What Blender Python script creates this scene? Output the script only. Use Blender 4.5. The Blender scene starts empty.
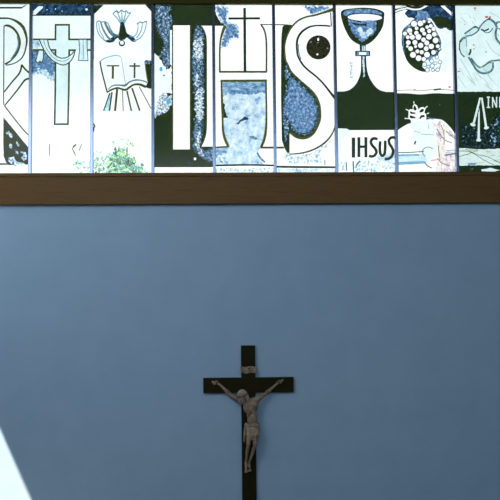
import bpy, bmesh, math, random
from mathutils import Vector, Matrix, Quaternion
from mathutils.geometry import delaunay_2d_cdt
random.seed(7)
C = bpy.context.scene.collection

# ------------------------------------------------------------------ camera
CAM = Vector((0.0, -10.0, 2.3))
YAW, PIT, ROL = (math.radians(a) for a in (2.16977, 4.69924, -0.52865))
F = 1000.0
fwd = Vector((math.sin(YAW)*math.cos(PIT), math.cos(YAW)*math.cos(PIT), math.sin(PIT)))
rt0 = Vector((math.cos(YAW), -math.sin(YAW), 0)); up0 = rt0.cross(fwd)
RT = rt0*math.cos(ROL) + up0*math.sin(ROL); UP = -rt0*math.sin(ROL) + up0*math.cos(ROL)
cd = bpy.data.cameras.new('camera'); cam = bpy.data.objects.new('camera', cd); C.objects.link(cam)
cd.sensor_width = 36; cd.lens = 36*F/500; cd.clip_end = 200
M = Matrix((RT, UP, -fwd)).transposed().to_4x4(); M.translation = CAM
cam.matrix_world = M
bpy.context.scene.camera = cam

def P(px, py, Y=0.0):
    """point of the plane y=Y that was measured at px,py in the photograph"""
    d = RT*((px-250)/F) + UP*((250-py)/F) + fwd
    return CAM + d*((Y-CAM.y)/d.y)

# ------------------------------------------------------------------ materials
def s2l(c):
    return tuple((v/255/12.92 if v/255 <= .04045 else ((v/255+.055)/1.055)**2.4) for v in c)
def newmat(name):
    m = bpy.data.materials.new(name); m.use_nodes = True
    nt = m.node_tree; nt.nodes.clear()
    out = nt.nodes.new('ShaderNodeOutputMaterial')
    return m, nt, out
def noise(nt, scale, detail=4, rough=.6, coord='Object', dist=0.0, stretch=None):
    tc = nt.nodes.new('ShaderNodeTexCoord'); n = nt.nodes.new('ShaderNodeTexNoise')
    n.inputs['Scale'].default_value = scale; n.inputs['Detail'].default_value = detail
    n.inputs['Roughness'].default_value = rough; n.inputs['Distortion'].default_value = dist
    if stretch:
        mp = nt.nodes.new('ShaderNodeMapping'); mp.inputs['Scale'].default_value = stretch
        nt.links.new(tc.outputs[coord], mp.inputs[0]); nt.links.new(mp.outputs[0], n.inputs['Vector'])
    else:
        nt.links.new(tc.outputs[coord], n.inputs['Vector'])
    return n
def ramp(nt, fac, stops, interp='LINEAR'):
    r = nt.nodes.new('ShaderNodeValToRGB'); e = r.color_ramp.elements
    r.color_ramp.interpolation = interp
    while len(e) < len(stops): e.new(.5)
    for k, (p, c) in enumerate(stops):
        e[k].position = p; e[k].color = (*s2l(c), 1)
    nt.links.new(fac, r.inputs[0]); return r
def solid(name, stops, scale=8, rough=.6, detail=4, bump=0.0, bscale=60, spec=.4, metal=0, stretch=None):
    m, nt, out = newmat(name)
    b = nt.nodes.new('ShaderNodeBsdfPrincipled'); n = noise(nt, scale, detail, stretch=stretch)
    nt.links.new(ramp(nt, n.outputs['Fac'], stops).outputs[0], b.inputs['Base Color'])
    b.inputs['Roughness'].default_value = rough; b.inputs['Metallic'].default_value = metal
    b.inputs['Specular IOR Level'].default_value = spec
    if bump:
        n2 = noise(nt, bscale, 5, stretch=stretch); bp = nt.nodes.new('ShaderNodeBump')
        bp.inputs['Strength'].default_value = bump; bp.inputs['Distance'].default_value = .01
        nt.links.new(n2.outputs['Fac'], bp.inputs['Height']); nt.links.new(bp.outputs[0], b.inputs['Normal'])
    nt.links.new(b.outputs[0], out.inputs[0]); return m
def through(name, stops, scale=6, detail=3, diff=.12, dcol=(200, 205, 205), gloss=.012, rough=.6, interp='LINEAR', stretch=None, dist=0.0):
    """paint or glass that colours the daylight passing through it"""
    m, nt, out = newmat(name)
    n = noise(nt, scale, detail, rough, stretch=stretch, dist=dist)
    r = ramp(nt, n.outputs['Fac'], stops, interp)
    t = nt.nodes.new('ShaderNodeBsdfTransparent'); nt.links.new(r.outputs[0], t.inputs[0])
    d = nt.nodes.new('ShaderNodeBsdfDiffuse')
    mul = nt.nodes.new('ShaderNodeMix'); mul.data_type = 'RGBA'; mul.blend_type = 'MULTIPLY'
    mul.inputs[0].default_value = 1; mul.inputs[7].default_value = (*s2l(dcol), 1)
    nt.links.new(r.outputs[0], mul.inputs[6]); nt.links.new(mul.outputs[2], d.inputs[0])
    mx = nt.nodes.new('ShaderNodeMixShader'); mx.inputs[0].default_value = diff
    nt.links.new(t.outputs[0], mx.inputs[1]); nt.links.new(d.outputs[0], mx.inputs[2])
    g = nt.nodes.new('ShaderNodeBsdfGlossy'); g.inputs['Roughness'].default_value = .12
    m2 = nt.nodes.new('ShaderNodeMixShader'); m2.inputs[0].default_value = gloss
    nt.links.new(mx.outputs[0], m2.inputs[1]); nt.links.new(g.outputs[0], m2.inputs[2])
    nt.links.new(m2.outputs[0], out.inputs[0]); return m

MW = {}
MW['blue_wall'] = solid('blue_wall_paint', [(.3, (149, 185, 220)), (.7, (156, 191, 226))], 3, .8, bump=.25, bscale=90, spec=.15)
MW['white_wall'] = solid('side_wall_paint', [(.3, (176, 184, 190)), (.7, (184, 192, 198))], 3, .8, spec=.15)
MW['ceiling'] = solid('ceiling_boards', [(.3, (60, 58, 42)), (.7, (74, 70, 52))], 4, .7, stretch=(.3, 8, 1))
MW['floor'] = solid('floor_tiles', [(.3, (120, 112, 100)), (.7, (136, 126, 112))], 5, .5)
MW['beam'] = solid('brown_varnished_wood', [(.25, (88, 66, 36)), (.5, (108, 82, 48)), (.75, (92, 80, 46))], 5, .5, spec=.15, bump=.2, bscale=12, stretch=(.6, 8, 8))
MW['header'] = solid('shaded_header_wood', [(.25, (56, 58, 22)), (.75, (68, 66, 28))], 5, .7, spec=.1, stretch=(.5, 8, 8))  # the ceiling's shade on the header is put into this darker wood colour
MW['aluminium'] = solid('grey_blue_aluminium', [(.3, (98, 116, 142)), (.7, (106, 124, 150))], 8, .24, metal=.95)
MW['crosswood'] = solid('dark_stained_cross_wood', [(.25, (27, 27, 12)), (.5, (34, 34, 16)), (.75, (40, 37, 18))], 6, .6, bump=.3, bscale=30, stretch=(8, 8, .8), spec=.08)
MW['crosswood_h'] = solid('dark_stained_bar_wood', [(.25, (27, 27, 12)), (.5, (34, 34, 16)), (.75, (40, 37, 18))], 6, .6, bump=.3, bscale=30, stretch=(.8, 8, 8), spec=.08)
MW['carving'] = solid('grey_brown_carved_wood', [(.3, (112, 96, 82)), (.5, (142, 126, 110)), (.7, (164, 148, 134))], 18, .6, bump=.3, bscale=60, spec=.3)
MW['hair'] = solid('carved_hair_wood', [(.3, (150, 146, 142)), (.7, (196, 192, 188))], 30, .6, bump=.8, bscale=70, stretch=(3, 3, 1))
MW['thorns'] = solid('dark_thorn_wood', [(.3, (70, 58, 44)), (.7, (96, 80, 62))], 30, .7)
MW['cloth'] = solid('carved_cloth_wood', [(.34, (112, 98, 84)), (.64, (174, 160, 146))], 24, .6, bump=.4, bscale=50)
MW['plaque'] = solid('grey_plaque_wood', [(.3, (112, 104, 92)), (.7, (152, 142, 128))], 22, .7, bump=.6, bscale=60)
MW['iron'] = solid('dark_iron', [(.3, (30, 28, 26)), (.7, (44, 40, 36))], 20, .5, metal=.6)
MW['bark'] = solid('grey_bark', [(.3, (96, 92, 80)), (.7, (130, 124, 110))], 10, .9, stretch=(1, 1, .2))
MW['ground'] = solid('grass_ground', [(.3, (84, 92, 84)), (.7, (110, 116, 104))], 2, .95)
MW['outer'] = solid('outer_render', [(.3, (200, 200, 196)), (.7, (212, 212, 208))], 3, .9)

DK = (30, 44, 26)
PAINT = {
 'dark':   through('dark_green_black_paint', [(.3, (42, 58, 38)), (.7, (48, 66, 40))], 5, 3, .38, (190, 200, 150)),
 'olive':  through('olive_paint_line', [(.3, (74, 84, 44)), (.7, (98, 108, 58))], 20, 3, .4, (200, 200, 160)),
 'thin':   through('thin_olive_line', [(.3, (120, 130, 84)), (.7, (146, 154, 108))], 20, 3, .3),
 'greyline': through('grey_blue_brush_line', [(.3, (70, 96, 104)), (.5, (110, 146, 160)), (.75, (150, 186, 200))], 16, 3, .3),
 'cyanline': through('pale_cyan_brush_line', [(.3, (120, 170, 190)), (.7, (176, 216, 228))], 16, 3, .25),
 'pale':   through('pale_white_paint', [(.3, (247, 250, 252)), (.7, (255, 255, 255))], 5, 3, .03),
 'warm':   through('warm_white_paint', [(.3, (252, 251, 250)), (.7, (255, 255, 255))], 5, 3, .03),
 'palecyan': through('pale_cyan_paint', [(.3, (232, 247, 249)), (.7, (244, 253, 254))], 6, 4, .05),
 'sheet':  through('draped_cloth_paint', [(.3, (204, 228, 242)), (.5, (232, 246, 252)), (.7, (250, 254, 255))], 14, 3, .06, stretch=(2, 1, .6)),
 'blue':   through('mottled_blue_paint', [(.33, (30, 54, 74)), (.45, (80, 118, 162)), (.56, (128, 166, 204)), (.7, (214, 232, 244))], 34, 6, .12, rough=.75),
 'deep':   through('deep_blue_paint', [(.35, (26, 44, 42)), (.5, (36, 64, 92)), (.62, (70, 112, 160)), (.78, (150, 190, 224))], 24, 5, .2, rough=.7),
 'bluedark': through('blue_over_dark_paint', [(.38, (30, 46, 34)), (.47, (56, 90, 118)), (.55, (124, 164, 200)), (.65, (232, 244, 252))], 42, 5, .2, rough=.75),
 'speck':  through('white_and_black_speckle', [(.4, (32, 48, 36)), (.46, (110, 150, 180)), (.52, (222, 238, 248)), (.6, (250, 253, 255))], 46, 5, .1, rough=.8),
 'skyup':  through('stippled_blue_wash', [(.34, (44, 84, 116)), (.46, (108, 152, 190)), (.6, (166, 200, 224)), (.75, (226, 242, 250))], 20, 6, .1, rough=.7, stretch=(.6, 1, 1.6)),
 'wash':   through('pale_blue_wash', [(.34, (122, 158, 194)), (.45, (188, 214, 232)), (.6, (226, 242, 248)), (.75, (250, 254, 255))], 12, 6, .06, rough=.65),
 'ghost':  through('faint_blue_grey_smudge', [(.36, (110, 146, 160)), (.45, (186, 212, 222)), (.54, (246, 252, 254))], 32, 5, .08, rough=.75),
 'bluefade': through('thin_blue_stipple', [(.36, (80, 120, 162)), (.45, (156, 190, 218)), (.52, (228, 242, 250)), (.6, (250, 253, 255))], 40, 6, .1, rough=.8),
 'darkfade': through('dark_paint_with_blue_stipple', [(.46, (50, 68, 46)), (.52, (56, 96, 126)), (.58, (130, 176, 214)), (.66, (216, 234, 248))], 44, 5, .3, (200, 200, 180), rough=.8),
 'cyan':   through('bright_cyan_dab', [(.3, (70, 150, 190)), (.7, (110, 190, 220))], 14, 3, .1),
 'paleray': through('light_blue_ray', [(.3, (120, 196, 226)), (.7, (210, 242, 252))], 14, 3, .08),
 'band':   through('blue_grey_band', [(.3, (112, 158, 184)), (.7, (150, 192, 212))], 10, 4, .1, stretch=(.4, 1, 3)),
 'paleband': through('pale_blue_band', [(.3, (190, 222, 236)), (.7, (222, 242, 250))], 10, 4, .08, stretch=(.4, 1, 3)),
 'iris':   through('pink_and_yellow_wash', [(.3, (120, 118, 140)), (.42, (214, 196, 214)), (.5, (248, 232, 236)), (.58, (255, 250, 226)), (.68, (226, 226, 214)), (.8, (150, 140, 140))], 16, 5, .08, rough=.7, stretch=(1.6, 1, .7)),
 'red':    through('red_paint_mark', [(.3, (238, 90, 110)), (.7, (250, 140, 150))], 14, 3, .2),
 'disc':   through('brown_black_disc_paint', [(.3, (46, 48, 34)), (.6, (62, 62, 44))], 24, 3, .5, (200, 200, 160)),
 'glitter': through('dark_paint_with_blue_flecks', [(.5, (30, 44, 30)), (.58, (44, 72, 90)), (.64, (130, 170, 190)), (.72, (220, 236, 240))], 36, 4, .3, rough=.7),
 'scratch': through('scratched_white_band', [(.3, (150, 158, 120)), (.38, (222, 228, 208)), (.46, (250, 252, 250)), (.66, (255, 255, 255))], 14, 5, .08, rough=.7, stretch=(.35, 1, 2.4), dist=.6),
 'fleck':  through('dark_paint_with_white_flecks', [(.5, (34, 50, 32)), (.56, (90, 130, 170)), (.61, (200, 222, 250)), (.68, (245, 250, 255))], 30, 2, .3, rough=.5),
}
def glassmat(name, c):
    a = tuple(int(v*.975) for v in c)
    return through(name, [(.35, a), (.65, c)], 7, 5, .04, gloss=.03)

# ------------------------------------------------------------------ mesh helpers
def link(name, me, parent=None, loc=None):
    o = bpy.data.objects.new(name, me); C.objects.link(o)
    if parent: o.parent = parent
    if loc is not None: o.location = loc
    return o
def empty(name, loc, **kw):
    o = link(name, None, None, loc)
    for k, v in kw.items(): o[k] = v
    return o
def boxmesh(name, lo, hi, mat, origin=Vector((0, 0, 0)), bevel=0.0):
    bm = bmesh.new(); bmesh.ops.create_cube(bm, size=1)
    lo, hi = Vector(lo), Vector(hi)
    for v in bm.verts: v.co = Vector(((lo[i]+hi[i])/2 + v.co[i]*(hi[i]-lo[i]) for i in range(3))) - origin
    if bevel: bmesh.ops.bevel(bm, geom=bm.edges[:], offset=bevel, segments=2, affect='EDGES', profile=.6)
    me = bpy.data.meshes.new(name); bm.to_mesh(me); bm.free(); me.materials.append(mat); return me
def box(name, lo, hi, mat, parent=None, origin=Vector((0, 0, 0)), bevel=0.0):
    if parent is None and origin.length == 0:
        origin = Vector(((lo[0]+hi[0])/2, (lo[1]+hi[1])/2, lo[2]))
        return link(name, boxmesh(name, lo, hi, mat, origin, bevel), None, origin)
    return link(name, boxmesh(name, lo, hi, mat, origin, bevel), parent)
def struct(o):
    o['kind'] = 'structure'; return o

# ------------------------------------------------------------------ room
XL, XR, YB, ZT, T = -3.2, 6.0, -14.0, 6.1, .2
zb = P(250, 173.0).z            # window foot
zt = P(250, 3.8, T).z              # window head
XW0, XW1 = P(-31, 90).x, P(517.5, 90).x

def panelled(name, boxes, mat):
    """several boxes of one wall as one mesh"""
    bm = bmesh.new()
    for lo, hi in boxes:
        g = bmesh.ops.create_cube(bm, size=1)['verts']
        for v in g: v.co = Vector(((lo[i]+hi[i])/2 + v.co[i]*(hi[i]-lo[i]) for i in range(3)))
    me = bpy.data.meshes.new(name); bm.to_mesh(me); bm.free(); me.materials.append(mat)
    return struct(link(name, me))
for part in (((XL-T, 0, 0), (XR+T, T, zb)), ((XL-T, 0, zb), (XW0, T, ZT)), ((XW1, 0, zb), (XR+T, T, ZT)), ((XW0, 0, zt), (XW1, T, ZT))):
    panelled('wall_back', [part], MW['blue_wall'])
# slanting foot of the sunlight = shadow of the side window's head
A, B = P(0, 429.5), P(31, 500)
slope = (B.z-A.z)/(B.x-A.x)
zhead = A.z + slope*((XL-T)-A.x)
WY0 = -1.1
panelled('wall_left', [((XL-T, YB, 0), (XL, WY0, ZT)), ((XL-T, WY0, zhead), (XL, 0, ZT)), ((XL-T, WY0, 0), (XL, 0, 2.9))], MW['white_wall'])
panelled('wall_right', [((XR, YB, 0), (XR+T, 0, ZT))], MW['white_wall'])
panelled('wall_rear', [((XL-T, YB-T, 0), (XR+T, YB, ZT))], MW['white_wall'])
panelled('floor', [((XL-T, YB-T, -.15), (XR+T, T, 0))], MW['floor'])
panelled('ceiling', [((XL-T, YB-T, ZT), (XR+T, T, ZT+.15))], MW['ceiling'])
# side window frame
sw = struct(empty('window_2', (XL-.1, WY0, 2.9)))
box('bottom_rail', (XL-.14, WY0, 2.9), (XL-.08, 0, 2.95), MW['aluminium'], sw, Vector(sw.location))
# outside ground
g = struct(box('ground', (-30, T+.02, -.2), (30, 30, -.02), MW['ground']))
# beam under the painted window
bl0, bh0 = P(250, 203.4, -.08), P(250, 172.7, -.08)
trim = struct(box('trim_1', (XL, -.08, bl0.z), (XR, 0, bh0.z-.035), MW['beam'], bevel=.004))
lip = struct(box('trim_2', (XL, -.095, bh0.z-.035), (XR, .03, bh0.z), MW['beam'], bevel=.004))
hz = P(250, 3.7, -.02).z
hd = struct(box('trim_3', (XL, -.03, hz), (XR, 0, ZT), MW['header'], bevel=.003))

# ------------------------------------------------------------------ window frame
GY = .05
MULX = [P((a+b)/2, 88, GY).x for a, b in ((31.3, 30.3), (92.3, 91.9), (152.8, 153.2), (213.3, 214.5), (273.1, 275.3), (334, 336.6), (392.8, 397), (452.9, 457.2))]
step = (MULX[-1]-MULX[0])/7
EDGE = [MULX[0]-step] + MULX + [MULX[-1]+step]
zb2, zt2 = P(250, 173.2, GY).z, P(250, 3.0, GY).z
wf = struct(empty('window_1', ((EDGE[0]+EDGE[-1])/2, GY, zb2)))
wo = Vector(wf.location)
for k, x in enumerate(EDGE):
    box('mullion', (x-.0155, .012, zb2-.05), (x+.0155, .075, zt2+.08), MW['aluminium'], wf, wo, .003)
box('top_rail', (EDGE[0], .02, P(250, 4.6, .02).z), (EDGE[-1], .045, zt2+.11), MW['aluminium'], wf, wo, .002)
box('bottom_rail', (EDGE[0], .02, zb2-.06), (EDGE[-1], .075, P(250, 172.3, .02).z), MW['aluminium'], wf, wo, .002)

# ------------------------------------------------------------------ painting tools (measured outlines -> flat paint shapes on the glass)
def smooth(pts, n=5):
    if len(pts) < 3: return list(pts)
    out = []
    for i in range(len(pts)-1):
        p0 = pts[max(i-1, 0)]; p1 = pts[i]; p2 = pts[i+1]; p3 = pts[min(i+2, len(pts)-1)]
        for k in range(n):
            t = k/n
            out.append(tuple(.5*((2*p1[j]) + (-p0[j]+p2[j])*t + (2*p0[j]-5*p1[j]+4*p2[j]-p3[j])*t*t + (-p0[j]+3*p1[j]-3*p2[j]+p3[j])*t**3) for j in range(len(p1))))
    out.append(tuple(pts[-1])); return out
class Pane:
    def __init__(s, idx): s.i = idx; s.items = []
    def poly(s, motif, paint, pts): s.items.append((motif, paint, pts))
    def curve(s, motif, paint, pts, n=4):     # closed smooth outline
        q = list(pts); m = len(q); out = []
        for i in range(m):
            p0, p1, p2, p3 = q[i-1], q[i], q[(i+1) % m], q[(i+2) % m]
            for k in range(n):
                t = k/n
                out.append(tuple(.5*((2*p1[j]) + (-p0[j]+p2[j])*t + (2*p0[j]-5*p1[j]+4*p2[j]-p3[j])*t*t + (-p0[j]+3*p1[j]-3*p2[j]+p3[j])*t**3) for j in (0, 1)))
        s.poly(motif, paint, out)
    def rough(s, motif, paint, pts, amp=1.0, seg=1.6, core=None, inset=2.6):   # brushed, ragged outline; core = denser paint inside
        if core:
            s.rough(motif, paint, pts, amp, seg)
            a = sum(pts[i][0]*pts[(i+1) % len(pts)][1]-pts[(i+1) % len(pts)][0]*pts[i][1] for i in range(len(pts)))
            sg = 1 if a > 0 else -1; q = []; m = len(pts)
            for i in range(m):
                (x0, y0), (x1, y1), (x2, y2) = pts[i-1], pts[i], pts[(i+1) % m]
                l1 = math.hypot(x1-x0, y1-y0) or 1; l2 = math.hypot(x2-x1, y2-y1) or 1
                n1 = (-(y1-y0)/l1*sg, (x1-x0)/l1*sg); n2 = (-(y2-y1)/l2*sg, (x2-x1)/l2*sg); bx, by = n1[0]+n2[0], n1[1]+n2[1]; l = math.hypot(bx, by) or 1
                q.append((x1+bx/l*inset, y1+by/l*inset))
            return s.rough(motif, core, q, amp, seg)
        if paint in ('blue', 'bluedark', 'speck', 'ghost', 'wash', 'skyup', 'bluefade', 'darkfade'): amp *= 1.8; seg = 1.1
        def cross(a, b, c, d):
            o = lambda p, q, r_: (q[0]-p[0])*(r_[1]-p[1])-(q[1]-p[1])*(r_[0]-p[0])
            return o(a, b, c)*o(a, b, d) < 0 and o(c, d, a)*o(c, d, b) < 0
        for attempt in range(12):
            out = []
            for i in range(len(pts)):
                a, b = pts[i], pts[(i+1) % len(pts)]
                L = math.hypot(b[0]-a[0], b[1]-a[1]); n = max(1, int(L/seg)); nx, ny = -(b[1]-a[1])/(L or 1), (b[0]-a[0])/(L or 1)
                for k in range(n):
                    t = k/n; h = random.uniform(-amp, amp)
                    out.append((a[0]+(b[0]-a[0])*t + nx*h, a[1]+(b[1]-a[1])*t + ny*h))
            m = len(out)
            if not any(cross(out[i], out[(i+1) % m], out[j], out[(j+1) % m]) for i in range(m) for j in range(i+2, m) if (j+1) % m != i): break
            amp *= .8
        else: out = list(pts)
        s.poly(motif, paint, out)
    def rect(s, motif, paint, x0, y0, x1, y1): s.poly(motif, paint, [(x0, y0), (x1, y0), (x1, y1), (x0, y1)])
    def ell(s, motif, paint, cx, cy, rx, ry=None, n=20, rot=0):
        ry = ry or rx; c, d = math.cos(rot), math.sin(rot)
        s.poly(motif, paint, [(cx+rx*math.cos(t)*c-ry*math.sin(t)*d, cy+rx*math.cos(t)*d+ry*math.sin(t)*c) for t in (2*math.pi*k/n for k in range(n))])
    def line(s, motif, paint, pts, w=1.2, sm=True, w1=None):
        if len(pts) > 2 and sm: pts = smooth(pts)
        n = len(pts); L = []; R = []
        for i in range(n):
            a = pts[max(i-1, 0)]; b = pts[min(i+1, n-1)]
            dx, dy = b[0]-a[0], b[1]-a[1]; l = math.hypot(dx, dy) or 1
            if not sm and 0 < i < n-1:
                u = (pts[i][0]-a[0], pts[i][1]-a[1]); v = (b[0]-pts[i][0], b[1]-pts[i][1])
                lu = math.hypot(*u) or 1; lv = math.hypot(*v) or 1
                dx, dy = u[0]/lu+v[0]/lv, u[1]/lu+v[1]/lv; l = math.hypot(dx, dy) or 1
                k = 1/max(.4, (dx*u[0]/lu+dy*u[1]/lu)/l)
            else: k = 1
            t = i/(n-1)
            if len(pts[i]) > 2: h = pts[i][2]/2
            else: h = (w + ((w1-w)*t if w1 is not None else 0))/2
            h *= k*(1.25 if paint in ('olive', 'greyline') else 1.0)
            L.append((pts[i][0]-dy/l*h, pts[i][1]+dx/l*h)); R.append((pts[i][0]+dy/l*h, pts[i][1]-dx/l*h))
        for i in range(n-1): s.poly(motif, paint, [L[i], L[i+1], R[i+1], R[i]])
    def build(s, name, glass, **props):
        x0, x1 = EDGE[s.i]+.012, EDGE[s.i+1]-.012; z0, z1 = zb2-.02, zt2+.03
        root = empty(name, ((x0+x1)/2, GY, z0), **props); o = Vector(root.location)
        box('glass', (x0, GY, z0), (x1, GY+.006, z1), glass, root, o)
        verts, faces = [], []
        def addf(q):
            a = sum(q[i][0]*q[(i+1) % len(q)][1]-q[(i+1) % len(q)][0]*q[i][1] for i in range(len(q)))
            if a < 0: q = q[::-1]
            b = len(verts); verts.extend(Vector(p) for p in q); faces.append(list(range(b, b+len(q))))
        addf([(x0, z0), (x1, z0), (x1, z1), (x0, z1)])
        PY = GY-.001
        for m_, p_, pts in s.items:
            q = []
            for p in pts:
                w = P(p[0], p[1], PY)
                q.append((w.x, w.z))
            addf(q)
        edges = [(f_[k], f_[(k+1) % len(f_)]) for f_ in faces for k in range(len(f_))]
        vo, eo, fo, ov, oe, of = delaunay_2d_cdt(verts, edges, [], 0, 1e-6, True)
        polys = []
        for f_ in faces:
            q = [verts[k] for k in f_]
            polys.append(([(v.x, v.y) for v in q], min(v.x for v in q), max(v.x for v in q), min(v.y for v in q), max(v.y for v in q)))
        def inside(x, y, q):
            c = False; m = len(q)
            for a in range(m):
                xa, ya = q[a]; xb, yb = q[a-1]
                if (ya > y) != (yb > y) and x < (xb-xa)*(y-ya)/(yb-ya)+xa: c = not c
            return c
        groups = {}
        for f_ in fo:
            cx = sum(vo[v].x for v in f_)/len(f_); cy = sum(vo[v].y for v in f_)/len(f_)
            if not (x0 < cx < x1 and z0 < cy < z1): continue
            for k in range(len(polys)-1, 0, -1):
                q, a0, a1, b0, b1 = polys[k]
                if a0 < cx < a1 and b0 < cy < b1 and inside(cx, cy, q): break
            else: continue
            m_, p_, _ = s.items[k-1]
            groups.setdefault(m_, []).append((f_, p_))
        pieces = []
        for m_, fl in groups.items():
            if m_ not in ('smudge', 'small_mark', 'scratch', 'letter', 'letter_h', 'red_mark'):
                pieces.append((m_, fl)); continue
            par = {}
            def find(a):
                while par.setdefault(a, a) != a: a = par[a]
                return a
            for f_, p_ in fl:
                for v in f_[1:]: par[find(v)] = find(f_[0])
            comp = {}
            for f_, p_ in fl: comp.setdefault(find(f_[0]), []).append((f_, p_))
            pieces += [(m_, c) for c in comp.values() if len(c) > 1]
        for m_, fl in pieces:
            bm = bmesh.new(); vm = {}; mats = []
            for f_, p_ in fl:
                if p_ not in mats: mats.append(p_)
                for v in f_:
                    if v not in vm: vm[v] = bm.verts.new(Vector((vo[v].x, PY, vo[v].y))-o)
                try:
                    fc = bm.faces.new([vm[v] for v in f_]); fc.material_index = mats.index(p_)
                except ValueError: pass
            bmesh.ops.recalc_face_normals(bm, faces=bm.faces[:])
            me = bpy.data.meshes.new(m_); bm.to_mesh(me); bm.free()
            for p_ in mats: me.materials.append(PAINT[p_])
            link(m_, me, root)
        return root

GRP = 'painted glass panes of the long window'
CAT = 'painted glass pane'
# ---- pane 0: chi-rho
p = Pane(0)
p.curve('monogram', 'pale', [(-12, 19), (10, 19.5), (20, 25), (26, 38), (24, 50), (15, 62), (5, 65), (-12, 65)])
p.poly('top_stripe', 'dark', [(-31, 6.9), (22, 6.9), (24, 5.5), (27, 5), (21.5, 8.6), (-31, 8.6)])
p.line('monogram', 'olive', [(-30, 18.2, 1.4), (0, 18.2, 1.5), (10, 18.7, 1.4), (18, 22.3, 2.2), (23.5, 28, 2.4), (26.6, 38, 1.8), (26, 47, 1.3), (22.5, 57, 1.1), (15, 63, .9), (6, 65.3, .9)], 1.4)
p.line('monogram', 'olive', [(4, 26, 1), (8, 25.6, 2), (14, 29, 1.9), (18.5, 36, 1.8), (19.8, 44, 1.7), (17, 53, 1.5), (11.5, 60, 1.2), (5, 64.3, 1.6)], 1.5)
p.line('monogram', 'greyline', [(17.3, 36), (18.4, 44), (15.8, 52), (11, 59)], 1.1)
p.line('monogram', 'olive', [(4, 25.5), (3.6, 105)], .9)
p.line('monogram', 'olive', [(-10, 18.2), (-10, 164)], .9)
p.line('monogram', 'olive', [(4.2, 92), (12, 82), (19.5, 73), (21.8, 64.6)], 1.1, w1=1.6)
p.line('monogram', 'olive', [(21.6, 64.6), (25, 69), (30, 73.5)], 1.5)
p.line('monogram', 'olive', [(4.6, 105.6), (13, 95.5), (20, 86.5), (25, 80), (30, 78.4)], 1.1, w1=1.7)
p.line('monogram', 'olive', [(4.4, 105.6), (15, 119.5), (24, 130.5), (31, 137.5)], 1.1)
p.poly('dark_corner', 'dark', [(3.4, 117), (30, 149.3), (30, 164.6), (9, 165.2), (5.8, 162), (3.6, 156), (3.2, 140)])
for q in ([(6, 133), (8, 131), (12, 135), (11.5, 138), (8.5, 134.5)], [(9.5, 143), (12, 144), (12.6, 149), (10.5, 149)],
          [(16, 141), (20, 145), (19, 146), (16, 143)], [(15, 149), (18, 152), (18, 155), (15, 152)],
          [(20, 151), (26, 152), (27, 159), (24, 161), (21, 158), (23, 155)], [(8, 158), (14, 156), (15, 160), (22, 163), (26, 164), (15, 165.5), (9, 162)]):
    p.rough('dark_corner', 'speck', q, .5, 1.5)
p.line('base_line', 'dark', [(-30, 164), (9, 164)], 1.7)
p.build('painted_glass_pane', glassmat('clear_glass_a', (238, 245, 246)), label='painted glass pane with outlined PX monogram and speckled dark corner, at left end of window', category=CAT, group=GRP)

# ---- pane 1: draped cross
p = Pane(1)
p.poly('top_band', 'deep', [(31, 4.5), (93, 4.5), (93, 15.6), (31, 15.6)])
p.poly('top_band', 'dark', [(31, 14.2), (93, 14.2), (93, 15.8), (31, 15.8)])
p.poly('top_band', 'pale', [(33.2, 13.8), (33.6, 10.8), (38.3, 6.4), (43, 6.2), (42.8, 8), (35.4, 14.8), (33, 14.8)])
for x, y, r in ((86.5, 9.4, 1.2), (55.5, 9, .6), (47, 9.8, .5), (62, 11.2, .5)): p.ell('top_band', 'pale', x, y, r)
p.rough('blue_patch', 'bluefade', [(31, 50), (56, 50), (55.2, 80), (51, 82), (48, 78), (44, 77), (41, 74), (36, 75), (31, 75)], .9)
p.rough('blue_patch', 'blue', [(31, 50), (44, 50), (50, 58), (55, 64), (54, 76), (50, 76), (47, 70), (43, 71), (40, 68), (36, 71), (31, 71)], .9)
p.poly('latin_cross', 'palecyan', [(55.5, 25), (69, 25), (69, 39.4), (93, 39.4), (93, 50), (69, 50), (67.8, 124.4), (54.5, 124.4), (55.5, 50), (31, 50), (31, 39.4), (55.5, 39.4)])
p.rough('latin_cross', 'wash', [(33, 41), (38, 41), (40, 46), (36, 49), (33, 49)], .4)
p.line('latin_cross', 'olive', [(33, 39.4), (55.4, 39.4), (55.6, 24.8), (69.1, 24.8), (69.1, 39.4), (92, 39.4)], 1.5, False)
p.line('latin_cross', 'olive', [(33, 50), (44, 50), ], 1.6)
p.line('latin_cross', 'olive', [(50, 50), (55.5, 50), (55.3, 90), (54.6, 124.2), (67.9, 124.2), (68.8, 90), (69.2, 50.2), (76, 50.2)], 1.5, False)
p.line('latin_cross', 'olive', [(87, 50), (93, 50)], 1.5)
p.poly('shroud', 'sheet', smooth([(39.5, 39.8), (42, 46), (47, 54.5), (54, 61.5), (63, 65), (69.5, 62.2), (73.5, 56.5), (75, 51)])+smooth([(73, 51), (70.5, 55), (66, 57.6), (60, 57.8), (54, 54), (49.5, 47.5), (47.6, 40)]))
p.line('shroud', 'olive', [(39.5, 39.8), (42, 46), (47, 54.5), (54, 61.5), (63, 65), (69.5, 62.2), (73.5, 56.5), (75, 51)], .9)
p.line('shroud', 'olive', [(47.6, 40), (49.5, 47.5), (54, 54), (60, 57.8), (66, 57.6), (70.5, 55), (74, 51.5)], .9)
p.line('shroud', 'cyanline', [(43.5, 40), (46, 47.5), (51, 55), (57, 60), (64, 61), (70, 58)], .8)
p.poly('shroud', 'sheet', [(38.6, 50.6), (43.4, 51), (43.2, 58), (42.2, 62.8), (40, 61), (38.2, 63), (35.8, 61)])
p.line('shroud', 'olive', [(43.4, 51), (43.3, 58), (42, 62.9), (40, 61), (38, 63), (35.8, 61), (38.6, 50.6)], .7, False)
p.poly('shroud', 'sheet', [(79, 39.8), (87, 39.8), (88, 60.6), (78.4, 60.4), (79.4, 50)])
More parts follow.
